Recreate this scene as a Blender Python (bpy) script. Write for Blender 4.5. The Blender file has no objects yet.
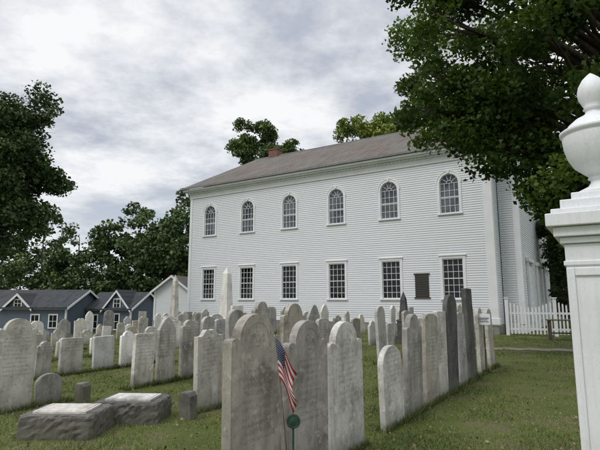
import bpy, math, random
import numpy as np
from mathutils import Vector, Matrix
random.seed(7); rng=np.random.default_rng(7)
EYE=1.6
FX,FY=.847,-.532      # church long axis
NX,NY=.532,.847       # away from churchyard
C0=(-7.76,34.0)
ROT=math.atan2(FY,FX)
def W(s,n): return (C0[0]+s*FX+n*NX, C0[1]+s*FY+n*NY)
def th(x,y):
    s=(x-C0[0])*FX+(y-C0[1])*FY
    t=min(1,max(0,(-1-s)/19)); g=min(1,max(0,(13-s)/14))
    return -3.1*t*t*(3-2*t)-.35*g*g*(3-2*g)
# ---------------------------------------------------------------- nodes
def newmat(name):
    m=bpy.data.materials.new(name); m.use_nodes=True
    nt=m.node_tree; nt.nodes.clear()
    out=nt.nodes.new('ShaderNodeOutputMaterial'); b=nt.nodes.new('ShaderNodeBsdfPrincipled')
    nt.links.new(b.outputs[0],out.inputs[0]); return m,nt,b,out
def N(nt,t,**k):
    n=nt.nodes.new(t)
    for a,v in k.items(): setattr(n,a,v)
    return n
def noise(nt,vec,scale,detail=4,rough=.6):
    n=N(nt,'ShaderNodeTexNoise'); n.inputs['Scale'].default_value=scale; n.inputs['Detail'].default_value=detail
    n.inputs['Roughness'].default_value=rough
    if vec is not None: nt.links.new(vec,n.inputs['Vector'])
    return n.outputs['Fac']
def ramp(nt,fac,stops):
    r=N(nt,'ShaderNodeValToRGB'); e=r.color_ramp.elements
    while len(e)<len(stops): e.new(.5)
    for i,(p,c) in enumerate(stops):
        e[i].position=p; e[i].color=(c if len(c)==4 else (*c,1))
    nt.links.new(fac,r.inputs[0]); return r.outputs[0]
def mix(nt,fac,a,b,mode='MIX'):
    n=N(nt,'ShaderNodeMix',data_type='RGBA',blend_type=mode)
    for sock,v in ((n.inputs[0],fac),(n.inputs[6],a),(n.inputs[7],b)):
        if isinstance(v,(int,float)): sock.default_value=v
        elif isinstance(v,tuple): sock.default_value=(*v,1) if len(v)==3 else v
        else: nt.links.new(v,sock)
    return n.outputs[2]
def M(nt,op,a,b=None,c=None):
    n=N(nt,'ShaderNodeMath',operation=op)
    for i,v in enumerate((a,b,c)):
        if v is None: continue
        if isinstance(v,(int,float)): n.inputs[i].default_value=v
        else: nt.links.new(v,n.inputs[i])
    return n.outputs[0]
def bump(nt,b,h,strength=.3,dist=.02):
    n=N(nt,'ShaderNodeBump'); n.inputs['Strength'].default_value=strength; n.inputs['Distance'].default_value=dist
    nt.links.new(h,n.inputs['Height']); nt.links.new(n.outputs[0],b.inputs['Normal'])
def objc(nt): return N(nt,'ShaderNodeTexCoord').outputs['Object']
def sep(nt,v):
    n=N(nt,'ShaderNodeSeparateXYZ'); nt.links.new(v,n.inputs[0]); return n.outputs
def comb(nt,x,y,z):
    n=N(nt,'ShaderNodeCombineXYZ')
    for i,v in enumerate((x,y,z)):
        if isinstance(v,(int,float)): n.inputs[i].default_value=v
        else: nt.links.new(v,n.inputs[i])
    return n.outputs[0]

def simple(name,col,rough=.6,var=.25,scale=4,bs=.15,metal=0,stretch=None):
    m,nt,b,o=newmat(name); v=objc(nt)
    if stretch:
        mp=N(nt,'ShaderNodeMapping'); mp.inputs['Scale'].default_value=stretch; nt.links.new(v,mp.inputs[0]); v=mp.outputs[0]
    f=noise(nt,v,scale); d=tuple(c*(1-var) for c in col); l=tuple(min(1,c*(1+var*.4)) for c in col)
    nt.links.new(ramp(nt,f,[(.3,d),(.65,l)]),b.inputs['Base Color'])
    b.inputs['Roughness'].default_value=rough; b.inputs['Metallic'].default_value=metal
    bump(nt,b,noise(nt,v,scale*8,2),bs,.01); return m
white=simple('white_paint',(.79,.80,.81),.55,.08,1.2,.08)
m,nt,b,o=newmat('gatepost_white_paint'); v=objc(nt); s=sep(nt,v)
c=ramp(nt,noise(nt,v,2,5,.6),[(.35,(.70,.71,.71)),(.6,(.79,.80,.81))])
st=noise(nt,comb(nt,M(nt,'MULTIPLY',s[0],30),M(nt,'MULTIPLY',s[1],30),M(nt,'MULTIPLY',s[2],1.2)),1.0,4)
c=mix(nt,M(nt,'MULTIPLY',ramp(nt,st,[(.5,(0,0,0)),(.75,(1,1,1))]),.28),c,(.5,.5,.46))
sp=noise(nt,v,70,2,.6); c=mix(nt,ramp(nt,sp,[(.70,(0,0,0)),(.74,(.55,.55,.55))]),c,(.35,.33,.28))
cr_=noise(nt,comb(nt,M(nt,'MULTIPLY',s[0],9),M(nt,'MULTIPLY',s[1],9),M(nt,'MULTIPLY',s[2],2.5)),3.0,5)
crk=M(nt,'LESS_THAN',M(nt,'ABSOLUTE',M(nt,'SUBTRACT',cr_,.5)),.0035); c=mix(nt,M(nt,'MULTIPLY',crk,.4),c,(.3,.29,.26))
nt.links.new(c,b.inputs['Base Color']); b.inputs['Roughness'].default_value=.5
bump(nt,b,st,.14,.003); wpost=m
def clapmat(name,col):
    m,nt,b,o=newmat(name); v=objc(nt); s=sep(nt,v)
    st=noise(nt,comb(nt,M(nt,'MULTIPLY',s[0],.9),s[1],M(nt,'MULTIPLY',s[2],8.7)),1.0,2)
    big=noise(nt,v,.35,4)
    c=mix(nt,st,tuple(x*.85 for x in col),col)
    c2=mix(nt,M(nt,'MULTIPLY',big,.28),c,tuple(x*.72 for x in col))
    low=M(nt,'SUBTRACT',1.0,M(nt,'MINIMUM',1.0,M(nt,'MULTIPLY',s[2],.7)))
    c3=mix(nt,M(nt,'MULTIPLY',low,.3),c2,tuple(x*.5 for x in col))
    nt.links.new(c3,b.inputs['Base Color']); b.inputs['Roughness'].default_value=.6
    return m
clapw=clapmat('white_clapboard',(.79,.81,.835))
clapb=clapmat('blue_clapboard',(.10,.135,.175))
def glassmat(name,c1,c2,spec):
    m,nt,b,o=newmat(name); v=objc(nt)
    f=noise(nt,v,1.3,3); nt.links.new(ramp(nt,f,[(.35,c1),(.7,c2)]),b.inputs['Base Color'])
    b.inputs['Roughness'].default_value=.06; b.inputs['Specular IOR Level'].default_value=spec
    bump(nt,b,noise(nt,v,2.2,2),.14,.05); return m
glass_lo=glassmat('unlit_room_glass',(.005,.006,.007),(.02,.023,.026),.3)  # near-black pane colour stands in for the unlit rooms behind
glass_hi=glassmat('upper_glass',(.03,.04,.05),(.16,.18,.20),.45)  # paler pane colour paints in reflected sky and whitish shades inside
def roofmat(name,a,bc,c,k=2.0):
    m,nt,b,o=newmat(name); v=objc(nt); s=sep(nt,v)
    vec=comb(nt,s[0],M(nt,'MULTIPLY',s[2],k),0.0)
    br=N(nt,'ShaderNodeTexBrick'); nt.links.new(vec,br.inputs['Vector'])
    br.inputs['Scale'].default_value=1; br.inputs['Brick Width'].default_value=.28; br.inputs['Row Height'].default_value=.2
    br.inputs['Mortar Size'].default_value=.012; br.inputs['Color1'].default_value=(*a,1); br.inputs['Color2'].default_value=(*bc,1)
    br.inputs['Mortar'].default_value=(*(x*.4 for x in a),1)
    f=noise(nt,comb(nt,M(nt,'MULTIPLY',s[0],.6),M(nt,'MULTIPLY',s[2],.7),0.),1.0,6)
    st=ramp(nt,f,[(.42,(0,0,0)),(.58,(1,1,1))])
    col=mix(nt,M(nt,'MULTIPLY',st,.8),br.outputs['Color'],c)
    f=noise(nt,comb(nt,M(nt,'MULTIPLY',s[0],3.5),M(nt,'MULTIPLY',s[2],1.0),4.),1.0,5)
    col=mix(nt,ramp(nt,f,[(.48,(0,0,0)),(.64,(.7,.7,.7))]),col,tuple(x*.55 for x in a))
    nt.links.new(col,b.inputs['Base Color']); b.inputs['Roughness'].default_value=.85
    b.inputs['Specular IOR Level'].default_value=.25
    bump(nt,b,br.outputs['Fac'],-.4,.02); return m
roof_m=roofmat('slate_roof',(.148,.122,.106),(.192,.160,.138),(.165,.158,.142))
roof_g=roofmat('asphalt_roof',(.05,.055,.06),(.08,.085,.09),(.06,.06,.06))
roof_b=roofmat('brown_roof',(.14,.12,.11),(.17,.15,.13),(.1,.1,.09))
brick=simple('brick',(.18,.095,.07),.8,.4,6,.3)
iron=simple('iron',(.03,.03,.03),.5)
greenp=simple('green_metal',(.02,.06,.04),.5,.5,30)
wood=simple('weathered_wood',(.13,.10,.075),.8,.4,6,.4)
bark=simple('bark',(.075,.06,.048),.9,.5,5,1.0,stretch=(3,3,.6))

def stonemat(name,col,stain,letters=True,moss=(.15,.145,.11)):
    m,nt,b,o=newmat(name)
    oi=N(nt,'ShaderNodeObjectInfo'); v=objc(nt)
    va=N(nt,'ShaderNodeVectorMath',operation='ADD'); nt.links.new(v,va.inputs[0])
    nt.links.new(comb(nt,M(nt,'MULTIPLY',oi.outputs['Random'],40),0.,0.),va.inputs[1]); vv=va.outputs[0]
    s=sep(nt,v); s2=sep(nt,vv)
    f1=noise(nt,vv,2.4,6,.68)
    c=ramp(nt,f1,[(.34,stain),(.47,tuple((p*.3+q*.7) for p,q in zip(stain,col))),(.58,col)])
    stre=noise(nt,comb(nt,M(nt,'MULTIPLY',s2[0],9),s2[1],M(nt,'MULTIPLY',s2[2],.8)),1.0,4)
    c=mix(nt,M(nt,'MULTIPLY',ramp(nt,stre,[(.47,(0,0,0)),(.68,(1,1,1))]),.5),c,tuple(x*.85 for x in stain))
    f2=noise(nt,vv,20,3,.7)
    c=mix(nt,ramp(nt,f2,[(.56,(0,0,0)),(.72,(.55,.55,.55))]),c,moss)
    f4=noise(nt,vv,7,3,.7)
    c=mix(nt,ramp(nt,f4,[(.56,(0,0,0)),(.67,(.6,.6,.6))]),c,tuple(min(.75,x*1.35) for x in col))
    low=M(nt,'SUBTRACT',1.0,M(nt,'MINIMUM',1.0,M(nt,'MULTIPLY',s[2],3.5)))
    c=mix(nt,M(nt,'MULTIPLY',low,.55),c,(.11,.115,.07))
    rv=M(nt,'ADD',.78,M(nt,'MULTIPLY',oi.outputs['Random'],.5))
    wb=M(nt,'FRACT',M(nt,'MULTIPLY',oi.outputs['Random'],17.3))   # warm / cool quarry batches
    c=mix(nt,1.0,c,comb(nt,rv,M(nt,'MULTIPLY',rv,M(nt,'SUBTRACT',1.0,M(nt,'MULTIPLY',wb,.035))),M(nt,'MULTIPLY',rv,M(nt,'SUBTRACT',1.04,M(nt,'MULTIPLY',wb,.14)))),'MULTIPLY')
    h=M(nt,'ADD',M(nt,'MULTIPLY',f2,.5),M(nt,'MULTIPLY',f4,.5))
    if letters:
        zr=M(nt,'MULTIPLY',s[2],17.0)
        row=M(nt,'GREATER_THAN',M(nt,'FRACT',zr),.5)
        col_n=noise(nt,comb(nt,M(nt,'MULTIPLY',s2[0],110),M(nt,'MULTIPLY',s[2],60),M(nt,'MULTIPLY',M(nt,'FLOOR',zr),7.31)),1.0,0)
        on=M(nt,'GREATER_THAN',col_n,.52)
        wrow=noise(nt,comb(nt,0.,0.,M(nt,'MULTIPLY',M(nt,'FLOOR',zr),3.7)),1.0,0)
        reg=M(nt,'LESS_THAN',M(nt,'ABSOLUTE',s[0]),M(nt,'MULTIPLY',wrow,.40))
        r2=M(nt,'MULTIPLY',M(nt,'GREATER_THAN',s[2],.5),M(nt,'LESS_THAN',s[2],1.05))
        mask=M(nt,'MULTIPLY',M(nt,'MULTIPLY',row,on),M(nt,'MULTIPLY',reg,r2))
        c=mix(nt,M(nt,'MULTIPLY',mask,.3),c,tuple(x*.35 for x in stain))
        h=M(nt,'SUBTRACT',h,M(nt,'MULTIPLY',mask,.6))
    nt.links.new(c,b.inputs['Base Color']); b.inputs['Roughness'].default_value=.85
    b.inputs['Specular IOR Level'].default_value=.3
    bump(nt,b,h,.6,.006); return m
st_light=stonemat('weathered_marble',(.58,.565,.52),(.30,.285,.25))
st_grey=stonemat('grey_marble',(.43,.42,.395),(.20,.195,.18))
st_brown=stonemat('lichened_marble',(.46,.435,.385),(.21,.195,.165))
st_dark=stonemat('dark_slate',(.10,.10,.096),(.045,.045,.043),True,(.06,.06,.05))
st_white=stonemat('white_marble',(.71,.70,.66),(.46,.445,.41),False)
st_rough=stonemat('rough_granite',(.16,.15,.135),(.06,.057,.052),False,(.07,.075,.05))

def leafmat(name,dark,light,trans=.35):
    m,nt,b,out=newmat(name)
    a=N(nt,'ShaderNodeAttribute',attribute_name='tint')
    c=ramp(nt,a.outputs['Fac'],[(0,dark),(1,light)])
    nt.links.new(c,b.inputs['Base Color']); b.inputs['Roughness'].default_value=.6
    b.inputs['Specular IOR Level'].default_value=.25
    if trans:
        t=N(nt,'ShaderNodeBsdfTranslucent'); nt.links.new(mix(nt,1.0,c,(1.3,1.4,.6),'MULTIPLY'),t.inputs['Color'])
        mx=N(nt,'ShaderNodeMixShader'); mx.inputs[0].default_value=trans
        nt.links.new(b.outputs[0],mx.inputs[1]); nt.links.new(t.outputs[0],mx.inputs[2]); nt.links.new(mx.outputs[0],out.inputs[0])
    return m
leaf_maple=leafmat('maple_leaves',(.022,.045,.010),(.125,.195,.04),.35)
leaf_dark=leafmat('dark_leaves',(.028,.05,.018),(.10,.15,.045),0)
leaf_far=leafmat('far_leaves',(.035,.065,.025),(.125,.185,.06),0)
leaf_mid=leafmat('mid_leaves',(.055,.09,.03),(.17,.235,.07),0)
leaf_yel=leafmat('yellow_green_leaves',(.13,.18,.035),(.32,.38,.08),0)
grass_m=leafmat('grass_blades',(.065,.09,.025),(.25,.285,.095),0)

# ---------------------------------------------------------------- mesh builder
class MB:
    def __init__(s): s.v=[]; s.f=[]; s.m=[]
    def add(s,vs,fs,mi=0):
        o=len(s.v); s.v+=[tuple(p) for p in vs]
        for f in fs: s.f.append([i+o for i in f]); s.m.append(mi)
    def box(s,x0,x1,y0,y1,z0,z1,mi=0,T=None):
        vs=[(x0,y0,z0),(x1,y0,z0),(x1,y1,z0),(x0,y1,z0),(x0,y0,z1),(x1,y0,z1),(x1,y1,z1),(x0,y1,z1)]
        if T: vs=[T(p) for p in vs]
        s.add(vs,[(0,3,2,1),(4,5,6,7),(0,1,5,4),(1,2,6,5),(2,3,7,6),(3,0,4,7)],mi)
    def prism(s,pts,y0,y1,mi=0,T=None):   # outline in xz
        n=len(pts); vs=[(p[0],y0,p[1]) for p in pts]+[(p[0],y1,p[1]) for p in pts]
        if T: vs=[T(p) for p in vs]
        s.add(vs,[tuple(range(n)),tuple(range(2*n-1,n-1,-1))]+[(i,i+n,(i+1)%n+n,(i+1)%n) for i in range(n)],mi)
    def lathe(s,prof,c=(0,0,0),seg=24,mi=0,sy=1):
        vs=[];fs=[]
        for r,z in prof:
            for k in range(seg):
                a=2*math.pi*k/seg; vs.append((c[0]+r*math.cos(a),c[1]+r*math.sin(a)*sy,c[2]+z))
        for i in range(len(prof)-1):
            for k in range(seg):
                k2=(k+1)%seg; fs.append((i*seg+k,i*seg+k2,(i+1)*seg+k2,(i+1)*seg+k))
        fs.append(tuple(reversed(range(seg)))); fs.append(tuple((len(prof)-1)*seg+k for k in range(seg)))
        s.add(vs,fs,mi)
    def tube(s,pts,rad,sides=7,mi=0):
        vs=[];fs=[]; pts=[Vector(p) for p in pts]
        for i,p in enumerate(pts):
            d=(pts[min(i+1,len(pts)-1)]-pts[max(i-1,0)]).normalized()
            if i==0: a=d.orthogonal().normalized()
            else: a=(a0-d*a0.dot(d)).normalized()
            b=d.cross(a); a0=a
            for k in range(sides):
                t=2*math.pi*k/sides; vs.append(p+(a*math.cos(t)+b*math.sin(t))*rad[i])
        for i in range(len(pts)-1):
            for k in range(sides):
                k2=(k+1)%sides; fs.append((i*sides+k,i*sides+k2,(i+1)*sides+k2,(i+1)*sides+k))
        fs.append(tuple(reversed(range(sides)))); fs.append(tuple((len(pts)-1)*sides+k for k in range(sides)))
        s.add(vs,fs,mi)
    def obj(s,name,mats,parent=None,loc=(0,0,0),rot=(0,0,0),smooth=False,bevel=0):
        me=bpy.data.meshes.new(name); me.from_pydata(s.v,[],s.f)
        for m in mats: me.materials.append(m)
        me.polygons.foreach_set('material_index',s.m)
        if smooth: me.polygons.foreach_set('use_smooth',[True]*len(s.f))
        me.update(); o=bpy.data.objects.new(name,me); bpy.context.collection.objects.link(o)
        o.location=loc; o.rotation_euler=rot
        if parent: o.parent=parent
        if bevel:
            b=o.modifiers.new('bevel','BEVEL'); b.width=bevel; b.segments=2; b.limit_method='ANGLE'; b.angle_limit=math.radians(40)
        return o
def empty(name,loc=(0,0,0),rz=0):
    e=bpy.data.objects.new(name,None); bpy.context.collection.objects.link(e); e.location=loc; e.rotation_euler=(0,0,rz); return e

# ---------------------------------------------------------------- ground
def axis():
    a=list(np.arange(-40,61,1.0)); x=61.0
    while x<1500: a.append(x); x*=1.25
    x=-42.0
    while x>-1500: a.insert(0,x); x*=1.25
    return a
xs=axis(); ys=axis()
vs=[(x,y,th(x,y)) for y in ys for x in xs]; nx=len(xs)
fs=[(j*nx+i,j*nx+i+1,(j+1)*nx+i+1,(j+1)*nx+i) for j in range(len(ys)-1) for i in range(nx-1)]
mb=MB(); mb.add(vs,fs)
m,nt,b,o=newmat('lawn'); v=objc(nt)
f1=noise(nt,v,.55,5,.6); f2=noise(nt,v,6,6,.7); f3=noise(nt,v,60,3,.7); f5=noise(nt,v,1.1,4,.65)
c=ramp(nt,f1,[(.3,(.07,.10,.026)),(.5,(.13,.155,.045)),(.7,(.20,.205,.075))])
c=mix(nt,ramp(nt,f2,[(.50,(0,0,0)),(.72,(.7,.7,.7))]),c,(.20,.17,.10))
c=mix(nt,ramp(nt,f5,[(.54,(0,0,0)),(.62,(.85,.85,.85))]),c,(.20,.165,.11))
c=mix(nt,M(nt,'MULTIPLY',f3,.65),c,(.06,.078,.022))
nt.links.new(c,b.inputs['Base Color']); b.inputs['Roughness'].default_value=.95
b.inputs['Specular IOR Level'].default_value=.1
bump(nt,b,M(nt,'ADD',f3,f2),.6,.04)
mb.obj('lawn_ground',[m],smooth=True)

def fast_mesh(name,verts,nper,tint,mat,parent=None,loc=(0,0,0)):
    n=len(verts)//nper; me=bpy.data.meshes.new(name)
    me.vertices.add(len(verts)); me.vertices.foreach_set('co',verts.astype(np.float32).ravel())
    me.loops.add(n*nper); me.loops.foreach_set('vertex_index',np.arange(n*nper,dtype=np.int32))
    me.polygons.add(n); me.polygons.foreach_set('loop_start',np.arange(0,n*nper,nper,dtype=np.int32))
    me.update(calc_edges=True)
    a=me.attributes.new('tint','FLOAT','FACE'); a.data.foreach_set('value',tint.astype(np.float32))
    me.materials.append(mat); o=bpy.data.objects.new(name,me); bpy.context.collection.objects.link(o)
    o.location=loc
    if parent: o.parent=parent
    return o
def unit(n):
    v=rng.normal(size=(n,3)); return v/np.linalg.norm(v,axis=1,keepdims=True)
def leaf_verts(c,size):
    n=len(c); nn=unit(n)+np.array([0,0,.7]); nn/=np.linalg.norm(nn,axis=1,keepdims=True)
    t=np.cross(nn,unit(n)); t/=np.linalg.norm(t,axis=1,keepdims=True)+1e-9
    b=np.cross(nn,t); L=(size*rng.uniform(.6,1.3,n))[:,None]
    bend=nn*L*.18
    V=np.stack([c+t*L*.6-bend,c+b*L*.42+t*L*.05+bend*.5,c-t*L*.5,c-b*L*.42+t*L*.05+bend*.5],axis=1)
    return V.reshape(-1,3)
def foliage(clumps,n_per,size,flat=.65,spread=1.0):
    cs=[];ts=[]
    zs=np.array([c[0][2] for c in clumps]); z0,z1=zs.min(),zs.max()+.01
    mr=np.mean([k[1] for k in clumps])
    for (c,r) in clumps:
        n=int(n_per*rng.uniform(.7,1.3)*(r/mr)**1.5)
        d=unit(n)*(rng.uniform(0,1,n)**.45)[:,None]*r*np.array([1,1,flat])*.62*spread
        sub=unit(8)*r*.8; si=rng.integers(0,8,n); d+=sub[si]*np.array([1,1,flat])
        d[:,2]-=.12*(d[:,0]**2+d[:,1]**2)/r
        st_=rng.normal(0,.13,8)[si]
        cs.append(np.array(c)+d)
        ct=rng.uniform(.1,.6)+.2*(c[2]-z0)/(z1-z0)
        ts.append(np.clip(ct+st_+d[:,2]/r*.22+rng.normal(0,.13,n),0,1))  # tint rises toward clump and crown tops, painting in light from above
    c=np.concatenate(cs); return leaf_verts(c,size),np.concatenate(ts)
def crown(center,rad,n,cr,inner=.45,keep=None):
    out=[];k=0
    while len(out)<n and k<n*80:
        k+=1
        d=unit(1)[0]*rng.uniform(inner,1)**.6
        p=np.array(center)+d*np.array(rad)*(1+.12*math.sin(3*d[0]*4+2*d[2]*5))
        if keep and not keep(p): continue
        out.append((p,cr*rng.uniform(.6,1.35)))
    return out
def tree(name,base,th_r,clumps,n_per,leaf,mat):
    base=Vector(base); e=empty(name,base)
    C=np.array([c[0] for c in clumps]); cen=C.mean(axis=0); zt=C[:,2].max()
    mb=MB(); top=Vector((cen[0],cen[1],zt-.08*(zt-base.z)))-base
    tp=[]; nseg=9
    for i in range(nseg+1):
        t=i/nseg; w=.25*math.sin(t*5+base.x)*t
        tp.append(Vector((top.x*t**1.6+w,top.y*t**1.6-w*.5,top.z*t)))
    tr=[th_r*(1.35 if i==0 else 1)*(1-.9*i/nseg) for i in range(nseg+1)]
    mb.tube([tp[0]-Vector((0,0,.3))]+tp,[tr[0]*1.2]+tr,10)
    for c,r in clumps:
        p=Vector(c)-base; hd=math.hypot(p.x,p.y)
        z=max(top.z*.22,min(top.z*.9,p.z-hd*.55)); t=z/top.z; i=min(nseg-1,int(t*nseg)); q=tp[i].lerp(tp[i+1],t*nseg-i)
        L=(p-q).length; mid=q.lerp(p,.45)+Vector((rng.normal()*.06*L,rng.normal()*.06*L,.10*L)); m2=q.lerp(p,.75)+Vector((0,0,.08*L))
        r0=min(tr[i]*.6,.018*L+.01)
        mb.tube([q,mid,m2,p],[r0,r0*.65,r0*.4,r0*.15],5)
        for _ in range(4):
            u=Vector(unit(1)[0])*r*.9; u.z=abs(u.z)*.4; mb.tube([m2,(m2+p)/2+u*.4,p+u],[r0*.3,r0*.2,r0*.06],4)
    mb.obj('trunk',[bark],e,smooth=True)
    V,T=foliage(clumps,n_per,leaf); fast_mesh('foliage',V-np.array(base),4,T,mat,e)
    return e

# big maple overhanging from the right; the crown is lopsided, its branches lifting toward the open west side
def keep(p):
    x,y,z=p; d=(x-10.6)
    return z> 4.0+max(0,-d-3.9)*.95 and x>2.8+max(0,y-11.5)*.24+max(0,z-8.5)*.10 and y<16.4
cl=crown((9.0,12.6,8.2),(7.4,4.4,6.4),125,.9,.2,keep)
cl+=[(np.array([x,y,z]),r) for x,y,z,r in [(3.3,12.6,6.8,.7),(3.9,12.9,7.8,.9),(4.3,12.8,6.1,.8),(4.6,12.4,7.1,.9),(3.7,12.5,9.2,.8),(3.9,12.6,10.4,.8),(5.2,12.6,5.5,.85),(5.9,12.8,4.9,.75),(5.6,12.7,6.3,.9),(6.6,12.9,4.4,.75),(7.3,13,4.2,.75),(4.9,12.7,10.4,.9),(6.4,12.5,5.8,.9),(8,13.2,4.1,.7),(5.2,13.4,8.6,1.0),(5.9,13.4,7.5,1.0),(7.2,13.2,5.6,1.0)]]
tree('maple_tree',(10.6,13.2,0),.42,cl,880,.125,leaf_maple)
cl=crown((-19.6,28,8.7),(5.2,4.5,6.3),120,1.15,.12)+[(np.array([-16.2,27,z]),1.2) for z in (6.5,8.4,10.6)]+[(np.array([-17.2,27,z]),1.2) for z in (4.4,12.2)]
tree('oak_tree',(-19.6,28,th(-19.6,28)),.45,cl,760,.19,leaf_dark)
# trees behind the church
cl=crown((-5.3,62,20.8),(4.3,3,4.6),34,1.15,.15)+crown((-1.4,62,19.4),(3.4,3,3.8),24,1.05,.15); tree('deciduous_tree',(-4.5,62,th(-4.5,62)),.5,cl,420,.30,leaf_mid)
cl=crown((11.3,60,19.8),(7.6,4,6.2),76,1.3,.15); tree('deciduous_tree',(11.3,60,0),.5,cl,400,.31,leaf_yel)
# right-hand trees
cl=crown((22.5,38,6.5),(5.5,3,5.8),60,1.1,.2); tree('deciduous_tree',(22.5,38,0),.25,cl,420,.24,leaf_mid)
cl=crown((16.6,29.2,4.4),(1.7,1.7,4.1),44,.6,.1); tree('cedar_tree',(16.6,29.2,0),.2,cl,420,.14,leaf_dark)
# distant woods : one mass
cls=[];mb=MB()
def addw(x,y,h,r,n):
    g=th(x,y); mb.tube([(x,y,g-.3),(x+.2,y,g+h*.5),(x,y,g+h*.9)],[.3,.2,.05],6)
    cls.extend(crown((x,y,g+h*.54),(r,r*.8,h*.46),n,1.45,.3))
for (x,y,h,r) in [(-27,68,17,5),(-22,66,18,5),(-17.5,63,18,4.6),(-13.5,62,20,4.6),(-33,72,16,6),(-40,75,17,6),(-24,78,21,6),(-15,76,23,6),(-48,78,18,7),(-9,66,17,4.5),(-56,74,18,7),(-3,72,15,6),(5,76,15,6),(31,46,11,5),(37,50,14,6),(28,54,14,6),(46,54,15,7),(36,38,9,4),(-66,70,18,7)]:
    addw(x,y,h,r,36)
V,T=foliage(cls,180,.44); e=empty('distant_trees'); fast_mesh('foliage',V,4,T,leaf_far,e); mb.obj('trunks',[bark],e)

# ---------------------------------------------------------------- clapboards
def clap(mb,org,xd,od,z0,z1,fn,mi=0,exp=.118):
    n=int(round((z1-z0)/exp)); e=(z1-z0)/n
    def P(x,o,z): return (org[0]+xd[0]*x+od[0]*o,org[1]+xd[1]*x+od[1]*o,z)
    for i in range(n):
        za=z0+i*e; zb=za+e
        for (a,b) in fn((za+zb)/2):
            if b-a<.02: continue
            mb.add([P(a,.027,za),P(b,.027,za),P(b,.004,zb),P(a,.004,zb),P(a,.002,za+.001),P(b,.002,za+.001)],[(0,1,2,3),(4,5,1,0)],mi)
church=empty('white_church',(C0[0],C0[1],0),ROT)
L=20.2;WD=16.0;EZ=8.8;RZ=13.6
wx=[1.85+3.27*i for i in range(6)]
lo=(1.67,3.68,.52); hi=(5.98,8.05,.50)
def facade(z):
    cuts=[]
    for x in wx:
        if lo[0]<z<lo[1]: cuts.append((x-lo[2],x+lo[2]))
        if hi[0]<z<hi[1]:
            zc=hi[1]-hi[2]; w=hi[2] if z<zc else math.sqrt(max(0,hi[2]**2-(z-zc)**2))
            cuts.append((x-w,x+w))
    out=[];a=.16
    for c in cuts: out.append((a,c[0])); a=c[1]
    out.append((a,L-.34)); return out
mb=MB(); clap(mb,(0,0),(1,0),(0,-1),.45,EZ,facade)
def gable(z):
    if z<9.2: return [(0,WD)]
    k=(RZ-z)/(RZ-9.2); return [(WD/2-WD/2*k,WD/2+WD/2*k)]
clap(mb,(0,WD),(0,-1),(-1,0),.45,RZ-.15,gable)
clap(mb,(L,0),(0,1),(1,0),.45,RZ-.15,gable)
clap(mb,(L,WD),(-1,0),(0,1),.45,EZ,lambda z:[(0,L)])
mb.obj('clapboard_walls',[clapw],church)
mb=MB()
mb.box(.02,L-.02,.25,.3,0,EZ)  # unseen dark sheet added to stop light passing through the window openings
mb.obj('unseen_light_stop',[simple('dark_backing',(.02,.02,.02))],church)
mb=MB(); mb.box(-.02,L+.02,-.03,WD+.02,-1.5,.45); mb.obj('stone_foundation',[simple('foundation',(.25,.24,.22),.8,.3,5,.4)],church)
# trim
mb=MB()
mb.box(-.04,.18,-.055,.2,.452,EZ)
mb.box(L-.36,L+.045,-.06,.3,.452,EZ-.25); mb.box(L-.42,L+.09,-.10,.36,EZ-.25,EZ-.1); mb.box(L-.42,L+.09,-.10,.36,.453,.75)
mb.box(-.06,L+.1,-.05,.0,.40,.56)
mb.box(-.1,L+.1,-.07,.0,EZ-.1,EZ+.2)
mb.box(-.3,L+.3,-.32,.0,EZ+.32,EZ+.40); mb.box(-.42,L+.42,-.46,.0,EZ+.402,EZ+.52)
mb.box(-.14,L+.14,-.12,.0,EZ+.2,EZ+.32)
k=0.0
while k<L:
    mb.box(k,k+.11,-.165,-.121,EZ+.215,EZ+.312); k+=.22
mb.obj('cornice_and_corner_boards',[white],church,bevel=.008)
# roof
mb=MB(); ov=.5
def slope(y0,y1,z0,z1,t=.12):
    vs=[(-.5,y0,z0),(L+.5,y0,z0),(L+.5,y1,z1),(-.5,y1,z1)]
    vs+= [(p[0],p[1],p[2]-t) for p in vs]
    mb.add(vs,[(0,1,2,3),(7,6,5,4),(0,4,5,1),(1,5,6,2),(2,6,7,3),(3,7,4,0)])
slope(-ov,WD/2,9.45,RZ+.1); slope(WD+ov,WD/2,9.45,RZ+.1)
mb.obj('slate_roof',[roof_m],church)
mb=MB(); mb.tube([(-.5,WD/2,RZ+.1),(L+.5,WD/2,RZ+.1)],[.06,.06],6); mb.box(-.52,L+.52,-.56,-.50,9.33,9.44)
mb.obj('ridge_and_gutter',[simple('lead',(.2,.2,.2),.6)],church)
mb=MB()
x0=1.6; mb.box(x0-.45,x0+.45,WD/2-.3,WD/2+.5,RZ-.5,RZ+.6); mb.box(x0-.5,x0+.5,WD/2-.35,WD/2+.55,RZ+.602,RZ+.7)
mb.obj('brick_chimney',[brick],church)
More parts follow.
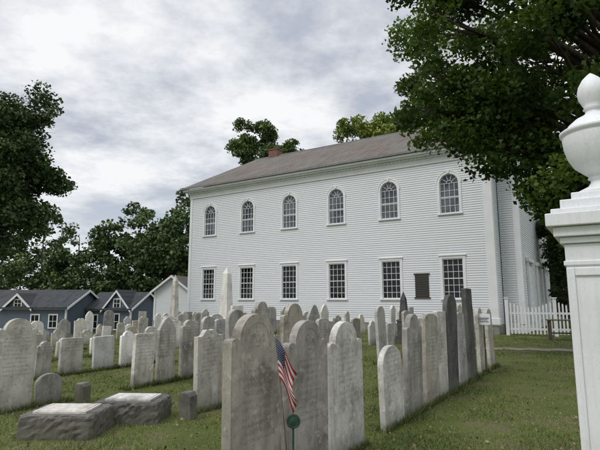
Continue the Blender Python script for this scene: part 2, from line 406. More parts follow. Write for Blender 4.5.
# windows
def arc(cx,cz,r,n=16,a0=0,a1=math.pi): return [(cx+r*math.cos(a0+(a1-a0)*i/n),cz+r*math.sin(a0+(a1-a0)*i/n)) for i in range(n+1)]
def strip(mb,A,B,y0,y1,mi=0):
    for i in range(len(A)-1): mb.prism([A[i],A[i+1],B[i+1],B[i]],y0,y1,mi)
for i,x in enumerate(wx):
    mb=MB(); a,b,w=lo
    mb.add([(x-w-.05,.07,a-.05),(x+w+.05,.07,a-.05),(x+w+.05,.07,b+.05),(x-w-.05,.07,b+.05)],[(0,1,2,3)],1)
    for sx in (-1,1):
        xa,xb=sorted((x+sx*(w-.01),x+sx*(w+.12))); mb.box(xa,xb,-.05,.09,a,b)
        xa,xb=sorted((x+sx*(w-.05),x+sx*(w-.012))); mb.box(xa,xb,.03,.068,a+.045,b-.045)
    mb.box(x-w-.13,x+w+.13,-.055,.09,b,b+.13); mb.box(x-w-.17,x+w+.17,-.10,.0,b+.132,b+.175)
    mb.box(x-w-.15,x+w+.15,-.10,.09,a-.07,a-.002)
    mb.box(x-w,x+w,.03,.068,a,a+.045); mb.box(x-w,x+w,.03,.068,b-.045,b)
    mb.box(x-w+.05,x+w-.05,.028,.068,(a+b)/2-.022,(a+b)/2+.022)
    for k in range(1,4): xx=x-w+2*w*k/4; mb.box(xx-.010,xx+.010,.042,.069,a+.045,b-.045)
    for k in range(1,6):
        if k==3: continue
        zz=a+(b-a)*k/6; mb.box(x-w+.05,x+w-.05,.044,.0685,zz-.010,zz+.010)
    mb.obj('lower_window_%d'%(i+1),[white,glass_lo],church)
    mb=MB(); a,b,w=hi; zc=b-w
    ol=[(x+w+.05,a-.05)]+arc(x,zc,w+.05)+[(x-w-.05,a-.05)]
    mb.add([(p[0],.07,p[1]) for p in ol],[tuple(range(len(ol)))],1)
    for sx in (-1,1):
        xa,xb=sorted((x+sx*(w-.01),x+sx*(w+.11))); mb.box(xa,xb,-.055,.09,a,zc)
        xa,xb=sorted((x+sx*(w-.05),x+sx*(w-.012))); mb.box(xa,xb,.03,.068,a+.045,zc)
    strip(mb,arc(x,zc,w-.01),arc(x,zc,w+.11),-.055,.09); strip(mb,arc(x,zc,w-.05),arc(x,zc,w-.012),.03,.068)
    strip(mb,arc(x,zc,w+.112),arc(x,zc,w+.145),-.075,0)
    mb.prism([(x-.04,zc+w+.02),(x+.04,zc+w+.02),(x+.06,zc+w+.19),(x-.06,zc+w+.19)],-.10,0)
    mb.box(x-w-.14,x+w+.14,-.10,.09,a-.07,a-.002); mb.box(x-w,x+w,.03,.068,a,a+.045); mb.box(x-w+.05,x+w-.05,.028,.068,a+.82,a+.865)
    for k in range(1,4):
        xx=x-w+2*w*k/4; mb.box(xx-.010,xx+.010,.042,.069,a+.045,zc)
    for k in range(1,5):
        zz=a+(zc-a)*k/4; mb.box(x-w+.05,x+w-.05,.044,.0685,zz-.010,zz+.010)
    for k in range(1,5):
        t=math.pi*k/5; d=(math.cos(t),math.sin(t)); pr=(-d[1]*.010,d[0]*.010)
        p0=(x+d[0]*.14,zc+d[1]*.14);p1=(x+d[0]*(w-.05),zc+d[1]*(w-.05))
        mb.prism([(p0[0]-pr[0],p0[1]-pr[1]),(p1[0]-pr[0],p1[1]-pr[1]),(p1[0]+pr[0],p1[1]+pr[1]),(p0[0]+pr[0],p0[1]+pr[1])],.042,.0688)
    strip(mb,arc(x,zc,.13),arc(x,zc,.15),.042,.0688)
    mb.obj('arched_window_%d'%(i+1),[white,glass_hi],church)
mb=MB(); px=16.6
mb.box(px-.36,px+.36,-.05,-.02,1.75,2.9); mb.box(px-.42,px+.42,-.07,-.021,2.9,2.97); mb.box(px-.42,px+.42,-.07,-.021,1.68,1.75)
for k in range(9): z=1.8+k*.12; mb.box(px-.32,px+.32,-.065,-.05,z,z+.07)
mb.obj('wall_tablet',[simple('dark_board',(.045,.04,.035))],church)
# front vestibule
VB=21.15
mb=MB(); clap(mb,(L,1.5),(1,0),(0,-1),.45,EZ,lambda z:[(.05,VB-L-.2)]); clap(mb,(VB,1.5),(0,1),(1,0),.45,11.5,lambda z:[(0,13)] if z<9.2 else [(6.5-6.5*(11.6-z)/2.4,6.5+6.5*(11.6-z)/2.4)])
mb.obj('vestibule_walls',[clapw],church)
mb=MB(); mb.box(VB-.22,VB+.06,1.42,1.8,.45,EZ); mb.box(L+.05,VB+.1,1.40,1.5,EZ-.1,EZ+.3); mb.box(L+.05,VB+.4,1.05,1.5,EZ+.302,EZ+.5)
mb.box(L+.05,VB+.03,1.46,14.4,-.3,.449)
mb.box(VB-.2,VB+.06,14.3,14.62,.45,EZ)
vs=[(L,1.0,EZ+.52),(VB+.5,1.0,EZ+.52),(VB+.5,8,11.9),(L,8,11.9),(VB+.5,15,EZ+.52),(L,15,EZ+.52)]
mb.add(vs,[(0,1,2,3),(3,2,4,5)],1)
mb.obj('vestibule_trim_and_roof',[white,roof_m],church)
for dy in (4.0,8.0,12.0):
    mb=MB(); mb.box(VB+.03,VB+.09,dy-.75,dy+.75,.45,3.4); mb.box(VB+.03,VB+.14,dy-.95,dy-.752,.45,3.6); mb.box(VB+.03,VB+.14,dy+.752,dy+.95,.45,3.6); mb.box(VB+.03,VB+.2,dy-1.05,dy+1.05,3.602,3.8)
    for py in (-.4,.4):
        for pz in (.7,1.6,2.5): mb.box(VB+.091,VB+.11,dy+py-.22,dy+py+.22,pz,pz+.7)
    mb.obj('front_door',[white],church)
# tower
mb=MB(); tx,ty=17.4,8.0
mb.box(tx-2.1,tx+2.1,ty-2.1,ty+2.1,11,18.4); mb.box(tx-2.35,tx+2.35,ty-2.35,ty+2.35,18.402,18.75); mb.box(tx-2.6,tx+2.6,ty-2.6,ty+2.6,18.752,19.0)
for sx in (-1,1):
    for sy in (-1,1):
        mb.box(tx+sx*2.2-.16,tx+sx*2.2+.16,ty+sy*2.2-.16,ty+sy*2.2+.16,19.002,20.1); mb.lathe([(.1,0),(.18,.15),(.2,.3),(.08,.45),(.1,.6),(.0,.8)],(tx+sx*2.2,ty+sy*2.2,20.1),10)
for k in range(15):
    q=-2.0+4.0*k/14
    for sy in (-1,1):
        mb.box(tx+q-.03,tx+q+.03,ty+sy*2.2-.03,ty+sy*2.2+.03,19.001,19.85); mb.box(tx+sy*2.2-.03,tx+sy*2.2+.03,ty+q-.03,ty+q+.03,19.001,19.85)
for sy in (-1,1):
    mb.box(tx-2.1,tx+2.1,ty+sy*2.2-.06,ty+sy*2.2+.06,19.852,19.95); mb.box(tx+sy*2.2-.06,tx+sy*2.2+.06,ty-2.1,ty+2.1,19.852,19.948)
mb.lathe([(1.5,0.002),(1.5,.5),(1.35,.5),(1.35,.55)],(tx,ty,19.0),8)
for k in range(8):
    a=math.pi/8+k*math.pi/4; mb.lathe([(.16,0),(.14,3)],(tx+1.3*math.cos(a),ty+1.3*math.sin(a),19.5),8)
mb.lathe([(1.65,0),(1.65,.3),(1.3,.45),(1.3,1.5),(1.4,1.6),(1.1,2.1),(.6,2.5),(.15,2.8),(.05,4.2),(0,4.3)],(tx,ty,22.5),16)
mb.obj('bell_tower',[white],church)

# ---------------------------------------------------------------- small houses
def house(name,x,y,rz,w,d,eave,ridge,mats,crossgables=(),wins=()):
    g=th(x,y)-.3
    e=empty(name,(x,y,g),rz)   # local x along ridge, -y is the front
    eave-=g; ridge-=g
    mb=MB(); clap(mb,(0,0),(1,0),(0,-1),0,eave,lambda z:[(0,w)])
    fn=lambda z:[(0,d)] if z<eave else [(d/2-d/2*(ridge-z)/(ridge-eave),d/2+d/2*(ridge-z)/(ridge-eave))]
    clap(mb,(w,0),(0,1),(1,0),0,ridge-.05,fn); clap(mb,(0,d),(0,-1),(-1,0),0,ridge-.05,fn)
    for cx,cw,ch in crossgables:
        f2=lambda z,cx=cx,cw=cw,ch=ch:[(cx-cw/2*(ch-g-z)/(ch-g-eave+.01),cx+cw/2*(ch-g-z)/(ch-g-eave+.01))]
        clap(mb,(0,-.05),(1,0),(0,-1),eave,ch-g-.05,f2)
    mb.obj('walls',[mats[0]],e)
    mb=MB(); s=(ridge-eave)/(d/2)
    for a,b_ in ((-.35,d/2),(d+.35,d/2)):
        z0=eave-.35*s
        vs=[(-.3,a,z0),(w+.3,a,z0),(w+.3,b_,ridge),(-.3,b_,ridge)]; vs+=[(p[0],p[1],p[2]+.14) for p in vs]
        mb.add(vs,[(3,2,1,0),(4,5,6,7),(0,1,5,4),(1,2,6,5),(2,3,7,6),(3,0,4,7)])
    for cx,cw,ch in crossgables:
        h=ch-g; yb=(h-eave)/s
        for sx in (-1,1):
            q=(h-eave)/(cw/2)*.25
            vs=[(cx+sx*(cw/2+.25),-.3,eave-q),(cx,-.3,h),(cx,yb,h),(cx+sx*(cw/2+.25),-.1,eave-q)]; vs+=[(p[0],p[1],p[2]+.13) for p in vs]
            mb.add(vs,[(3,2,1,0),(4,5,6,7),(0,1,5,4),(1,2,6,5),(2,3,7,6),(3,0,4,7)])
    mb.obj('roof',[mats[1]],e)
    mb=MB()
    for sx in (0,w): mb.box(sx-.07,sx+.07,-.06,.1,0,eave)
    mb.box(-.1,w+.1,-.08,.0,eave-.22,eave-.02)
    for xx in (-.34,w+.31):
        for a,b_ in ((-.35,d/2),(d+.35,d/2)):
            z0=eave-.35*s; mb.add([(xx,a,z0-.1),(xx+.04,a,z0-.1),(xx+.04,b_,ridge-.1),(xx,b_,ridge-.1),(xx,a,z0+.12),(xx+.04,a,z0+.12),(xx+.04,b_,ridge+.12),(xx,b_,ridge+.12)],[(0,1,2,3),(4,5,6,7),(0,1,5,4),(3,2,6,7),(0,3,7,4),(1,2,6,5)])
    for cx,cw,ch in crossgables:
        h=ch-g
        for sx in (-1,1):
            q=(h-eave)/(cw/2)*.25; x1=cx+sx*(cw/2+.25)
            mb.add([(x1,-.34,eave-q-.16),(cx,-.34,h-.16),(cx,-.34,h+.1),(x1,-.34,eave-q+.1),(x1,-.305,eave-q-.16),(cx,-.305,h-.16),(cx,-.305,h+.1),(x1,-.305,eave-q+.1)],[(0,1,2,3),(4,5,6,7),(0,1,5,4),(3,2,6,7)])
    for (wxx,wz,ww,wh,off) in wins:
        z=wz-g; mb.box(wxx-ww/2-.12,wxx+ww/2+.12,off-.07,off-.03,z-.12,z+wh+.12)
        mb.box(wxx-ww/2,wxx+ww/2,off-.08,off-.071,z,z+wh,1)
        mb.box(wxx-.02,wxx+.02,off-.09,off-.081,z,z+wh); mb.box(wxx-ww/2,wxx+ww/2,off-.092,off-.081,z+wh/2-.02,z+wh/2+.02)
    mb.obj('windows_and_trim',[white,glass_lo],e); return e
house('blue_house',-31.8,47,-.10,10.0,7,.95,2.5,(clapb,roof_g),[(5.2,2.6,2.15)],[(5.2,1.0,.6,.6,-.05),(7.0,-.9,.7,1.1,0),(8.8,-.9,.7,1.1,0),(2.6,-.9,.7,1.1,0)])
house('blue_house',-21.7,49.5,-.22,5.2,6,.8,2.3,(clapb,roof_g),[(3.7,2.8,2.5)],[(3.7,.9,.6,.75,-.05),(1.2,-1.1,.7,1.2,0),(3.5,-1.2,.9,1.4,0)])
house('white_outbuilding',-12.3,46+6,-.15-math.pi/2,7,3.3,2.5,3.75,(clapw,roof_b))

# ---------------------------------------------------------------- gravestones
def outline(kind,w,h):
    a=w/2
    if kind=='shoulder':
        r=a*.68; c=h-r*.9; sh=c+.01
        pts=[(-a,0),(a,0),(a,sh-.03)]+[(a-(a-r)*(.5-.5*math.cos(math.pi*t/6)),sh-.03+.035*math.sin(math.pi*t/6)) for t in range(1,6)]
        pts+=[(r*math.cos(math.pi*k/18),c+r*.9*math.sin(math.pi*k/18)) for k in range(0,19)]
        pts+=[(-(a-(a-r)*(.5-.5*math.cos(math.pi*t/6))),sh-.03+.035*math.sin(math.pi*t/6)) for t in range(5,0,-1)]+[(-a,sh-.03)]
        return pts
    if kind=='round': return [(-a,0),(a,0)]+[(a*math.cos(math.pi*k/18),h-a*.75+a*.75*math.sin(math.pi*k/18)) for k in range(19)]
    if kind=='seg': return [(-a,0),(a,0)]+[(a*math.cos(math.pi*k/12),h-a*.28+a*.28*math.sin(math.pi*k/12)) for k in range(13)]
    if kind=='gothic':
        r=[(a*(1-t/10.),h-a*1.1+a*1.1*math.sin(t/10.*math.pi/2)) for t in range(11)]
        return [(-a,0),(a,0)]+r+[(-x,z) for x,z in r[-2::-1]]
    if kind=='serp':
        pts=[]
        for k in range(25):
            t=1-2*k/24.; pts.append((a*t,h-.11*w*1.6*(.5-.5*math.cos(math.pi*t))-.03*w*math.cos(3*math.pi*t)*(1 if abs(t)<.9 else .4)-.03*w))
        return [(-a,0),(a,0)]+pts
    return [(-a,0),(a,0),(a,h-.02),(a-.02,h),(-a+.02,h),(-a,h-.02)]
def stone(x,y,w,h,t,kind,mat,carve=0,jit=1.0):
    rz=math.atan2(NY,NX)+random.uniform(-.06,.06)*jit
    mb=MB(); pts=outline(kind,w,h); pts=[(px,-.15 if pz==0 else pz) for px,pz in pts]
    mb.prism(pts,-t/2,t/2)
    if carve:
        strip(mb,arc(0,h-w*.34,w*.23,14),arc(0,h-w*.34,w*.245,14),-t/2-.003,-t/2)
        zc=h-w*.34
        mb.lathe([(.02,0),(.03,.01),(.012,.03),(.04,.07),(.045,.1),(.02,.12),(.0,.15)],(0,-t/2,zc-.04),10,0,.15)
        for k in range(6):
            aa=math.pi*(k+.5)/6; mb.tube([(0,-t/2,zc+.03),(.08*math.cos(aa),-t/2-.002,zc+.05+.03*math.sin(aa)),(.1*math.cos(aa),-t/2-.001,zc-.01)],[.005,.006,.003],4)
    return mb.obj('gravestone',[mat],None,(x,y,th(x,y)),(random.uniform(-.045,.045)*jit,random.uniform(-.045,.045)*jit,rz),bevel=.009)
MT={'light':st_light,'grey':st_grey,'brown':st_brown,'dark':st_dark,'white':st_white}
R1,R2,R3,R4=22.17,19.5,17.15,14.6
table=[ # row s, n along row, width, height, thickness, shape, stone, carved
(R1,-21.40,.66,1.49,.09,'shoulder','brown',1),(R1,-20.60,.67,1.41,.08,'shoulder','brown',1),(R1,-19.79,.72,1.37,.08,'shoulder','light',1),
(R1,-18.44,.66,1.01,.08,'round','light',0),(R1,-17.65,.62,1.40,.08,'shoulder','grey',0),(R1,-16.85,.60,1.39,.08,'seg','brown',0),(R1,-16.22,.52,1.41,.08,'flat','brown',0),
(R1,-15.62,.60,1.70,.08,'round','dark',0),(R1,-14.84,.51,1.37,.08,'seg','grey',0),(R1,-14.11,.54,1.84,.10,'flat','dark',0),(R1,-13.2,.45,1.43,.08,'round','grey',0),(R1,-12.1,.45,1.40,.08,'round','light',0),
(R2,-19.02,.56,1.18,.08,'serp','light',1),(R2,-18.40,.42,1.45,.08,'round','grey',0),(R2,-17.75,.45,1.58,.08,'shoulder','grey',0),(R2,-16.75,.78,1.54,.09,'shoulder','brown',0),(R2,-15.57,.5,1.22,.08,'seg','light',0),
(R3,-20.66,.56,1.33,.09,'shoulder','light',1),(R3,-20.08,.40,.47,.08,'round','grey',0),(R3,-18.28,.46,.98,.08,'flat','light',1),(R3,-17.71,.46,1.26,.08,'gothic','grey',0),(R3,-17.10,.44,1.19,.08,'shoulder','grey',0),(R3,-16.58,.38,1.25,.08,'round','light',0),(R3,-16.08,.38,1.18,.08,'seg','grey',0),
(R4,-18.72,.33,.75,.08,'shoulder','light',0),(R4,-18.08,.52,.78,.08,'flat','light',0),(R4,-17.25,.52,.77,.08,'flat','white',0),(R4,-16.59,.40,.85,.08,'shoulder','white',0),(R4,-15.86,.36,.93,.08,'round','light',0)]
pos=[]
for (s,n,w,h,t,kind,mt,cv) in table:
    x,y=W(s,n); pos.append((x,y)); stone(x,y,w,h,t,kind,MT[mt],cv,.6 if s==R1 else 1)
ranges={19.5:(-14.8,-3),17.15:(-15.1,-3),14.6:(-15.2,-3),12.0:(-18.5,-3),9.5:(-18,-3),7.0:(-17,-3),4.5:(-16,-3),2.0:(-14,-3)}
for s,(a,b_) in ranges.items():
    n=a
    while n<b_:
        n+=random.uniform(.75,1.25)
        if random.random()<.10: continue
        x,y=W(s+random.uniform(-.15,.15),n)
        hmax=1.5 if s>13 else (.85 if n<-13.5 else (1.1 if n<-10 else 1.4))
        h=random.choice([random.uniform(.5,.75)*hmax,random.uniform(.75,1)*hmax])
        stone(x,y,random.uniform(.42,.66)*(1 if h>.9 else .85),h,.08,random.choice(['shoulder','shoulder','round','seg','flat','gothic','serp']),random.choice([st_light,st_light,st_grey,st_white,st_brown,st_light,st_white,st_white,st_grey]))
        pos.append((x,y))
def obelisk(x,y,h,wb,mat):
    mb=MB()
    mb.box(-wb*1.1,wb*1.1,-wb*1.1,wb*1.1,-.2,.28); mb.box(-wb*.85,wb*.85,-wb*.85,wb*.85,.282,.8); mb.box(-wb*.95,wb*.95,-wb*.95,wb*.95,.802,.88)
    a,c=wb*.62,wb*.38
    vs=[(-a,-a,.88),(a,-a,.88),(a,a,.88),(-a,a,.88),(-c,-c,h-.3),(c,-c,h-.3),(c,c,h-.3),(-c,c,h-.3),(0,0,h)]
    mb.add(vs,[(0,1,5,4),(1,2,6,5),(2,3,7,6),(3,0,4,7),(4,5,8),(5,6,8),(6,7,8),(7,4,8)])
    mb.obj('obelisk_monument',[mat],None,(x,y,th(x,y)),(0,0,ROT),bevel=.01)
obelisk(-3.15,21,3.05,.36,st_white); obelisk(-6.0,23.5,2.95,.26,st_light); obelisk(3.9,18.5,1.95,.24,st_dark)
for x,y,h in ((-3.46,8.05,.3),(-1.53,6.95,.36)):
    mb=MB(); mb.prism([(-.1,-.1),(.1,-.1),(.1,h-.05),(.06,h),(-.06,h),(-.1,h-.05)],-.08,.08); mb.obj('footstone',[st_rough],None,(x,y,0),(.05,0,ROT+.1),bevel=.015)
def ledger(x,y,w,d,h,rz):
    e=empty('ledger_tomb',(x,y,0),rz)
    mb=MB(); K=64; vs=[];fs=[];per=[]
    for k in range(K):
        a=2*math.pi*(k+.5)/K; cx,cy=math.cos(a),math.sin(a); q=1/max(abs(cx),abs(cy)); per.append((cx*q*w/2,cy*q*d/2))
    lv=[(-.1,1.05),(h*.12,1.055),(h*.3,1.045),(h*.45,1.04),(h*.6,1.035),(h*.75,1.03),(h*.88,1.02),(h*.96,1.0),(h,.965)]
    for z,sc in lv:
        for (px,py) in per: vs.append((px*sc+random.uniform(-.010,.010),py*sc+random.uniform(-.010,.010),z+random.uniform(-.007,.007)*(0 if z==h else 1)))
    for i in range(len(lv)-1):
        for k in range(K): fs.append((i*K+k,i*K+(k+1)%K,(i+1)*K+(k+1)%K,(i+1)*K+k))
    fs.append(tuple((len(lv)-1)*K+k for k in range(K)))
    mb.add(vs,fs); mb.obj('rough_base',[st_rough],e)
    mb=MB(); mb.box(-w*.37,w*.37,-d*.35,d*.35,h-.02,h+.025); mb.box(-w*.33,w*.33,-d*.30,d*.30,h+.026,h+.031)
    mb.obj('marble_tablet',[st_light],e,bevel=.006)
ledger(-2.85,6.25,.86,.66,.27,ROT+.55); ledger(-2.28,6.95,.84,.62,.27,ROT+.5)

# flag by the front stone
e=empty('memorial_flag',(-.06,3.86,0))
mb=MB(); b0=Vector((.02,0,-.1)); t0=Vector((-.13,0,1.34)); mb.tube([b0,t0],[.006,.005],8); mb.lathe([(.004,0),(.012,.01),(.012,.02),(0,.04)],t0,8)
mb.obj('staff',[wood],e,smooth=True)
m,nt,b,o=newmat('flag_cloth'); uv=N(nt,'ShaderNodeUVMap').outputs[0]; s=sep(nt,uv)
stp=M(nt,'LESS_THAN',M(nt,'MODULO',M(nt,'FLOOR',M(nt,'MULTIPLY',s[1],13.0)),2.0),.5)
c=mix(nt,stp,(.52,.49,.46),(.28,.018,.03))
can=M(nt,'MULTIPLY',M(nt,'LESS_THAN',s[0],.4),M(nt,'GREATER_THAN',s[1],.46))
vor=N(nt,'ShaderNodeTexVoronoi'); vor.inputs['Randomness'].default_value=0; nt.links.new(comb(nt,M(nt,'MULTIPLY',s[0],22),M(nt,'MULTIPLY',s[1],16),0.),vor.inputs['Vector']); vor.inputs['Scale'].default_value=1
star=M(nt,'LESS_THAN',vor.outputs['Distance'],.22)
c=mix(nt,can,c,mix(nt,star,(.012,.018,.07),(.5,.5,.5))); nt.links.new(c,b.inputs['Base Color']); b.inputs['Roughness'].default_value=.8
me=bpy.data.meshes.new('cloth'); A,B=26,34; V=[];F=[];UV=[]
for j in range(A+1):
    for i in range(B+1):
        a=j/A; q=i/B
        st=t0.lerp(b0,a*.21)
        x=st.x+q*(.145+.035*(1-a))-.03*q*q; z=st.z-.03-q*.24-.04*q*q+.02*math.sin(q*7); yy=-.012-.028*math.sin(a*8+q*3.5)*q**.6-.012*math.sin(q*9)
        x+=.018*math.sin(a*8+q*2)*q
        V.append((x,yy,z)); UV.append((q,1-a))
for j in range(A):
    for i in range(B): k=j*(B+1)+i; F.append((k,k+1,k+B+2,k+B+1))
me.from_pydata(V,[],F); ul=me.uv_layers.new(name='UVMap')
for l in me.loops: ul.data[l.index].uv=UV[l.vertex_index]
me.polygons.foreach_set('use_smooth',[True]*len(F)); me.materials.append(m)
oo=bpy.data.objects.new('cloth',me); bpy.context.collection.objects.link(oo); oo.parent=e
mb=MB(); mb.tube([(0,0,-.1),(0,0,.67)],[.008,.008],8)
T=Matrix.Rotation(math.pi/2,4,'X')
mm=MB(); mm.lathe([(.048,0),(.052,.004),(.052,.012),(.043,.014),(.04,.009),(.02,.012),(0,.014)],(0,0,0),24)
mb.add([tuple(T@Vector(p)+Vector((0,0,.72))) for p in mm.v],mm.f)
mb.obj('veteran_grave_marker',[greenp],None,(-.05,3.75,0),(0,0,.1))

# sign on the lawn
e=empty('small_sign',(4.05,10.9,0),-.35)
mb=MB(); mb.box(-.14,.14,-.035,-.021,1.06,1.30); mb.obj('sign_plate',[white],e,bevel=.004)
mb=MB(); mb.box(-.011,.011,-.018,.004,-.1,1.25); mb.box(-.11,.11,-.040,-.036,1.20,1.215); mb.box(-.11,.08,-.040,-.036,1.165,1.178); mb.box(-.11,.1,-.040,-.036,1.125,1.138); mb.obj('stake_and_lettering',[iron],e)

# ---------------------------------------------------------------- urn post
e=empty('urn_gatepost',(1.875,2.95,0),ROT)
mb=MB(); hw=.215
mb.box(-hw,hw,-hw,hw,-.2,1.93); mb.box(-hw-.03,hw+.03,-hw-.03,hw+.03,-.2,.28)
for a,z0,z1 in ((.225,1.80,1.83),(.235,1.932,1.97),(.265,1.972,2.03),(.30,2.032,2.11),(.27,2.112,2.14),(.22,2.142,2.20),(.16,2.202,2.25)):
    mb.box(-a,a,-a,a,z0,z1)
for sx in (-1,1):
    xa,xb=sorted((sx*(hw-.045),sx*(hw-.002)))
    mb.box(xa,xb,-hw-.012,-hw,.3,1.79)
mb.box(-hw+.045,hw-.045,-hw-.012,-hw,1.74,1.79); mb.box(-hw+.045,hw-.045,-hw-.012,-hw,.3,.36)
mb.obj('post',[wpost],e,bevel=.006)
mb=MB(); prof=[(.13,0),(.13,.02),(.10,.035),(.07,.05),(.052,.075),(.052,.09),(.068,.10),(.06,.115),(.09,.14),(.135,.18),(.168,.24),(.186,.31),(.192,.37),(.19,.385),(.203,.392),(.205,.41),(.19,.42),(.17,.425),(.15,.455),(.11,.49),(.07,.51),(.05,.525),(.045,.545),(.06,.555),(.05,.565),(.062,.59),(.08,.63),(.084,.67),(.075,.71),(.05,.755),(.02,.785),(.0,.80)]
mb.lathe(prof,(0,0,2.251),48); mb.obj('urn',[wpost],e,smooth=True)
mb=MB(); mb.box(.03,.19,-hw-.03,-hw-.013,1.27,1.47); mb.obj('notice_plate',[simple('plate',(.55,.6,.66),.4,.1)],e,bevel=.004)
def fence(mb,p,q,h=1.25):
    p=Vector(p);q=Vector(q); Ld=(q-p).length; d=(q-p)/Ld; nn=Vector((-d.y,d.x))
    def T(v): return (p.x+d.x*v[0]+nn.x*v[1],p.y+d.y*v[0]+nn.y*v[1],v[2])
    nb=max(1,round(Ld/2.3)); bl=Ld/nb
    for k in range(nb):
        x0=k*bl
        mb.box(x0-.07,x0+.07,-.07,.07,-.2,h+.12,0,T); mb.box(x0-.1,x0+.1,-.1,.1,h+.122,h+.17,0,T)
        mb.box(x0+.07,x0+bl-.07,.022,.06,.25,.34,0,T); mb.box(x0+.07,x0+bl-.07,.022,.06,h*.62,h*.62+.09,0,T)
        np_=int((bl-.2)/.14)
        for i in range(np_):
            t=(i+.5)/np_; hh=h-.26*math.sin(math.pi*t)+random.uniform(-.012,.012); xx=x0+.1+(bl-.2)*t+random.uniform(-.006,.006)
            mb.prism([(xx-.034,.08),(xx+.034,.08),(xx+.034,hh-.05),(xx,hh),(xx-.034,hh-.05)],-.0,.02,0,T)
    mb.box(Ld-.07,Ld+.07,-.07,.07,-.2,h+.12,0,T); mb.box(Ld-.1,Ld+.1,-.1,.1,h+.122,h+.17,0,T)
e2=empty('picket_fence',(0,0,0))
mb=MB(); fence(mb,(9.55,22.75),(13.3,21.4),1.55); fence(mb,(13.45,21.3),(16.4,15.0),1.55); mb.obj('pickets',[white],e2)
mb=MB()
for k in range(5): mb.box(-.52,.52,-.3+k*.122,-.19+k*.122,.78,.82)
for sx in (-.42,.42):
    for sy in (-.22,.22): mb.box(sx-.035,sx+.035,sy-.035,sy+.035,-.1,.74)
    mb.box(sx-.03,sx+.03,-.28,.28,.741,.779)
mb.box(-.42,.42,-.015,.015,.25,.31)
mb.obj('wooden_table',[wood],None,(10.55,20.0,0),(0,0,-.3),bevel=.006)
# path
mb=MB(); vs=[];cp=[(4.6,16.9),(6.4,16.6),(8.3,16.1),(10.5,15.9),(13,16.6),(17,18.5)]
N_=60
for i in range(N_+1):
    t=i/N_*(len(cp)-1); k=min(int(t),len(cp)-2); q=t-k
    x=cp[k][0]*(1-q)+cp[k+1][0]*q; y=cp[k][1]*(1-q)+cp[k+1][1]*q
    hw_=.45+.12*math.sin(i*1.3)+random.uniform(-.06,.06)
    vs+=[(x,y-hw_,.012),(x,y+hw_,.012)]
mb.add(vs,[(2*i,2*i+2,2*i+3,2*i+1) for i in range(N_)]); mb.obj('dirt_path',[simple('dirt',(.23,.20,.14),.95,.4,3,.5)])

# ---------------------------------------------------------------- grass blades
n=200000
yy=5+ (24-5)*rng.uniform(0,1,n)**1.7; xx=rng.uniform(-1,1,n)*(yy*.72+1.2)
pa=np.array([p for p in pos if p[1]<17]); k=rng.integers(0,len(pa),26000)
tx_=rng.uniform(-.42,.42,26000); ty_=rng.choice([-1,1],26000)*rng.uniform(.05,.10,26000)
patch=.5+.5*np.sin(xx*2.3+np.sin(yy*1.9)*2)*np.sin(yy*2.1+np.sin(xx*1.3)*2)
ok=rng.uniform(0,1,n)<(.25+1.0*patch); xx,yy,patch=xx[ok],yy[ok],patch[ok]
xx=np.concatenate([xx,pa[k,0]+NX*tx_-FX*ty_]); yy=np.concatenate([yy,pa[k,1]+NY*tx_-FY*ty_]); patch=np.concatenate([patch,np.full(26000,.8)])
n=len(xx)
hh=rng.uniform(.018,.05,n)*(.5+.8*patch); hh[-26000:]=rng.uniform(.05,.14,26000)
zz=np.array([th(a,b) for a,b in zip(xx,yy)])
onpath=(yy>15.5)&(yy<17.3)&(xx>4.6); hh[onpath]*=.25
ang=rng.uniform(0,2*np.pi,n); wd=.0035*(yy/6+.4)
c=np.stack([xx,yy,zz-.005],1); side=np.stack([np.cos(ang)*wd,np.sin(ang)*wd,0*ang],1)
lean=np.stack([rng.normal(0,.6,n)*hh,rng.normal(0,.6,n)*hh,hh],1)
V=np.stack([c-side,c+side,c+lean],1).reshape(-1,3)
tint=np.clip(.62-.42*patch+.22*np.sin(xx*.9+1)*np.sin(yy*.7)+rng.normal(0,.2,n),0,1)
fast_mesh('grass',V,3,tint,grass_m)
n=1500; yy=5.2+14*rng.uniform(0,1,n)**1.4; xx=rng.uniform(-.65,.75,n)*yy
c=np.stack([xx,yy,np.array([th(a,b) for a,b in zip(xx,yy)])+.03],1)
V=leaf_verts(c,.04); fast_mesh('leaf_litter',V,4,rng.uniform(0,1,n),leafmat('dry_leaves',(.09,.06,.03),(.26,.21,.12),0))

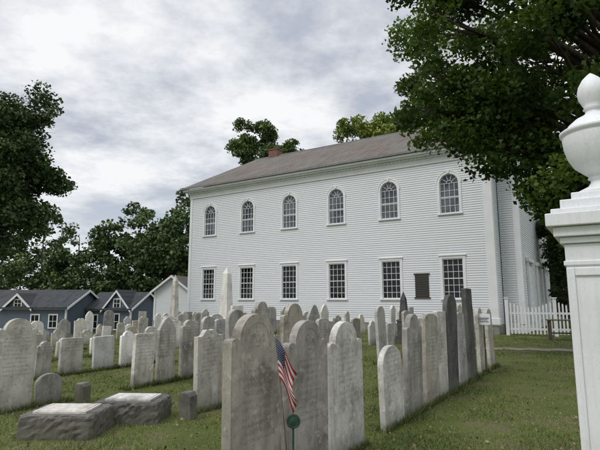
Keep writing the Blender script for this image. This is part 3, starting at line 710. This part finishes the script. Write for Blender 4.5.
# ---------------------------------------------------------------- world, sun, camera
w=bpy.data.worlds.new('World'); bpy.context.scene.world=w; w.use_nodes=True; nt=w.node_tree; nt.nodes.clear()
out=N(nt,'ShaderNodeOutputWorld'); bg=N(nt,'ShaderNodeBackground'); nt.links.new(bg.outputs[0],out.inputs[0]); bg.inputs[1].default_value=.1
sd=Vector((-.62,-.45,.95)).normalized(); el=math.asin(sd.z); az=math.atan2(sd.x,sd.y)
sky=N(nt,'ShaderNodeTexSky',sky_type='NISHITA'); sky.sun_disc=False; sky.sun_elevation=el; sky.sun_rotation=az
g=N(nt,'ShaderNodeTexCoord').outputs['Generated']; s=sep(nt,g)
zc=M(nt,'ADD',M(nt,'MAXIMUM',s[2],0.0),.16)
pv=comb(nt,M(nt,'DIVIDE',s[0],zc),M(nt,'DIVIDE',s[1],zc),3.3)
f1=noise(nt,pv,1.9,8,.62); f2=noise(nt,pv,.6,1,.5)
f=M(nt,'ADD',M(nt,'MULTIPLY',f1,.76),M(nt,'MULTIPLY',f2,.24))
cc=ramp(nt,f,[(.37,(4.3,4.9,6.0)),(.42,(5.1,5.5,6.3)),(.475,(6.5,6.8,7.4)),(.52,(7.9,8.1,8.5)),(.59,(9.9,9.9,10.0))])
hz=M(nt,'SUBTRACT',1.0,M(nt,'MINIMUM',1.0,M(nt,'MULTIPLY',M(nt,'ABSOLUTE',s[2]),3.4)))
cc=mix(nt,M(nt,'MULTIPLY',hz,.6),cc,(8.2,8.7,9.0))
bst=M(nt,'ADD',1.0,M(nt,'MULTIPLY',M(nt,'MAXIMUM',M(nt,'SUBTRACT',s[2],.58),0.0),3.0))
cc=mix(nt,1.0,cc,comb(nt,bst,bst,bst),'MULTIPLY')
cc=mix(nt,.95,sky.outputs[0],cc)
nt.links.new(cc,bg.inputs[0])
ld=bpy.data.lights.new('sun','SUN'); ld.energy=1.3; ld.angle=math.radians(20); ld.color=(1,.97,.93)
lo_=bpy.data.objects.new('sun',ld); bpy.context.collection.objects.link(lo_); lo_.rotation_euler=(-sd).to_track_quat('-Z','Y').to_euler(); lo_.location=(-10,-10,30)
cam=bpy.data.cameras.new('camera'); cam.sensor_width=36; cam.lens=29.1; cam.clip_end=4000; cam.clip_start=.05
co=bpy.data.objects.new('camera',cam); bpy.context.collection.objects.link(co); co.location=(0,0,EYE); co.rotation_euler=(math.pi/2+math.radians(8.8),0,0)
sc=bpy.context.scene; sc.camera=co; sc.view_settings.view_transform='Standard'; sc.view_settings.look='None'; sc.view_settings.exposure=0
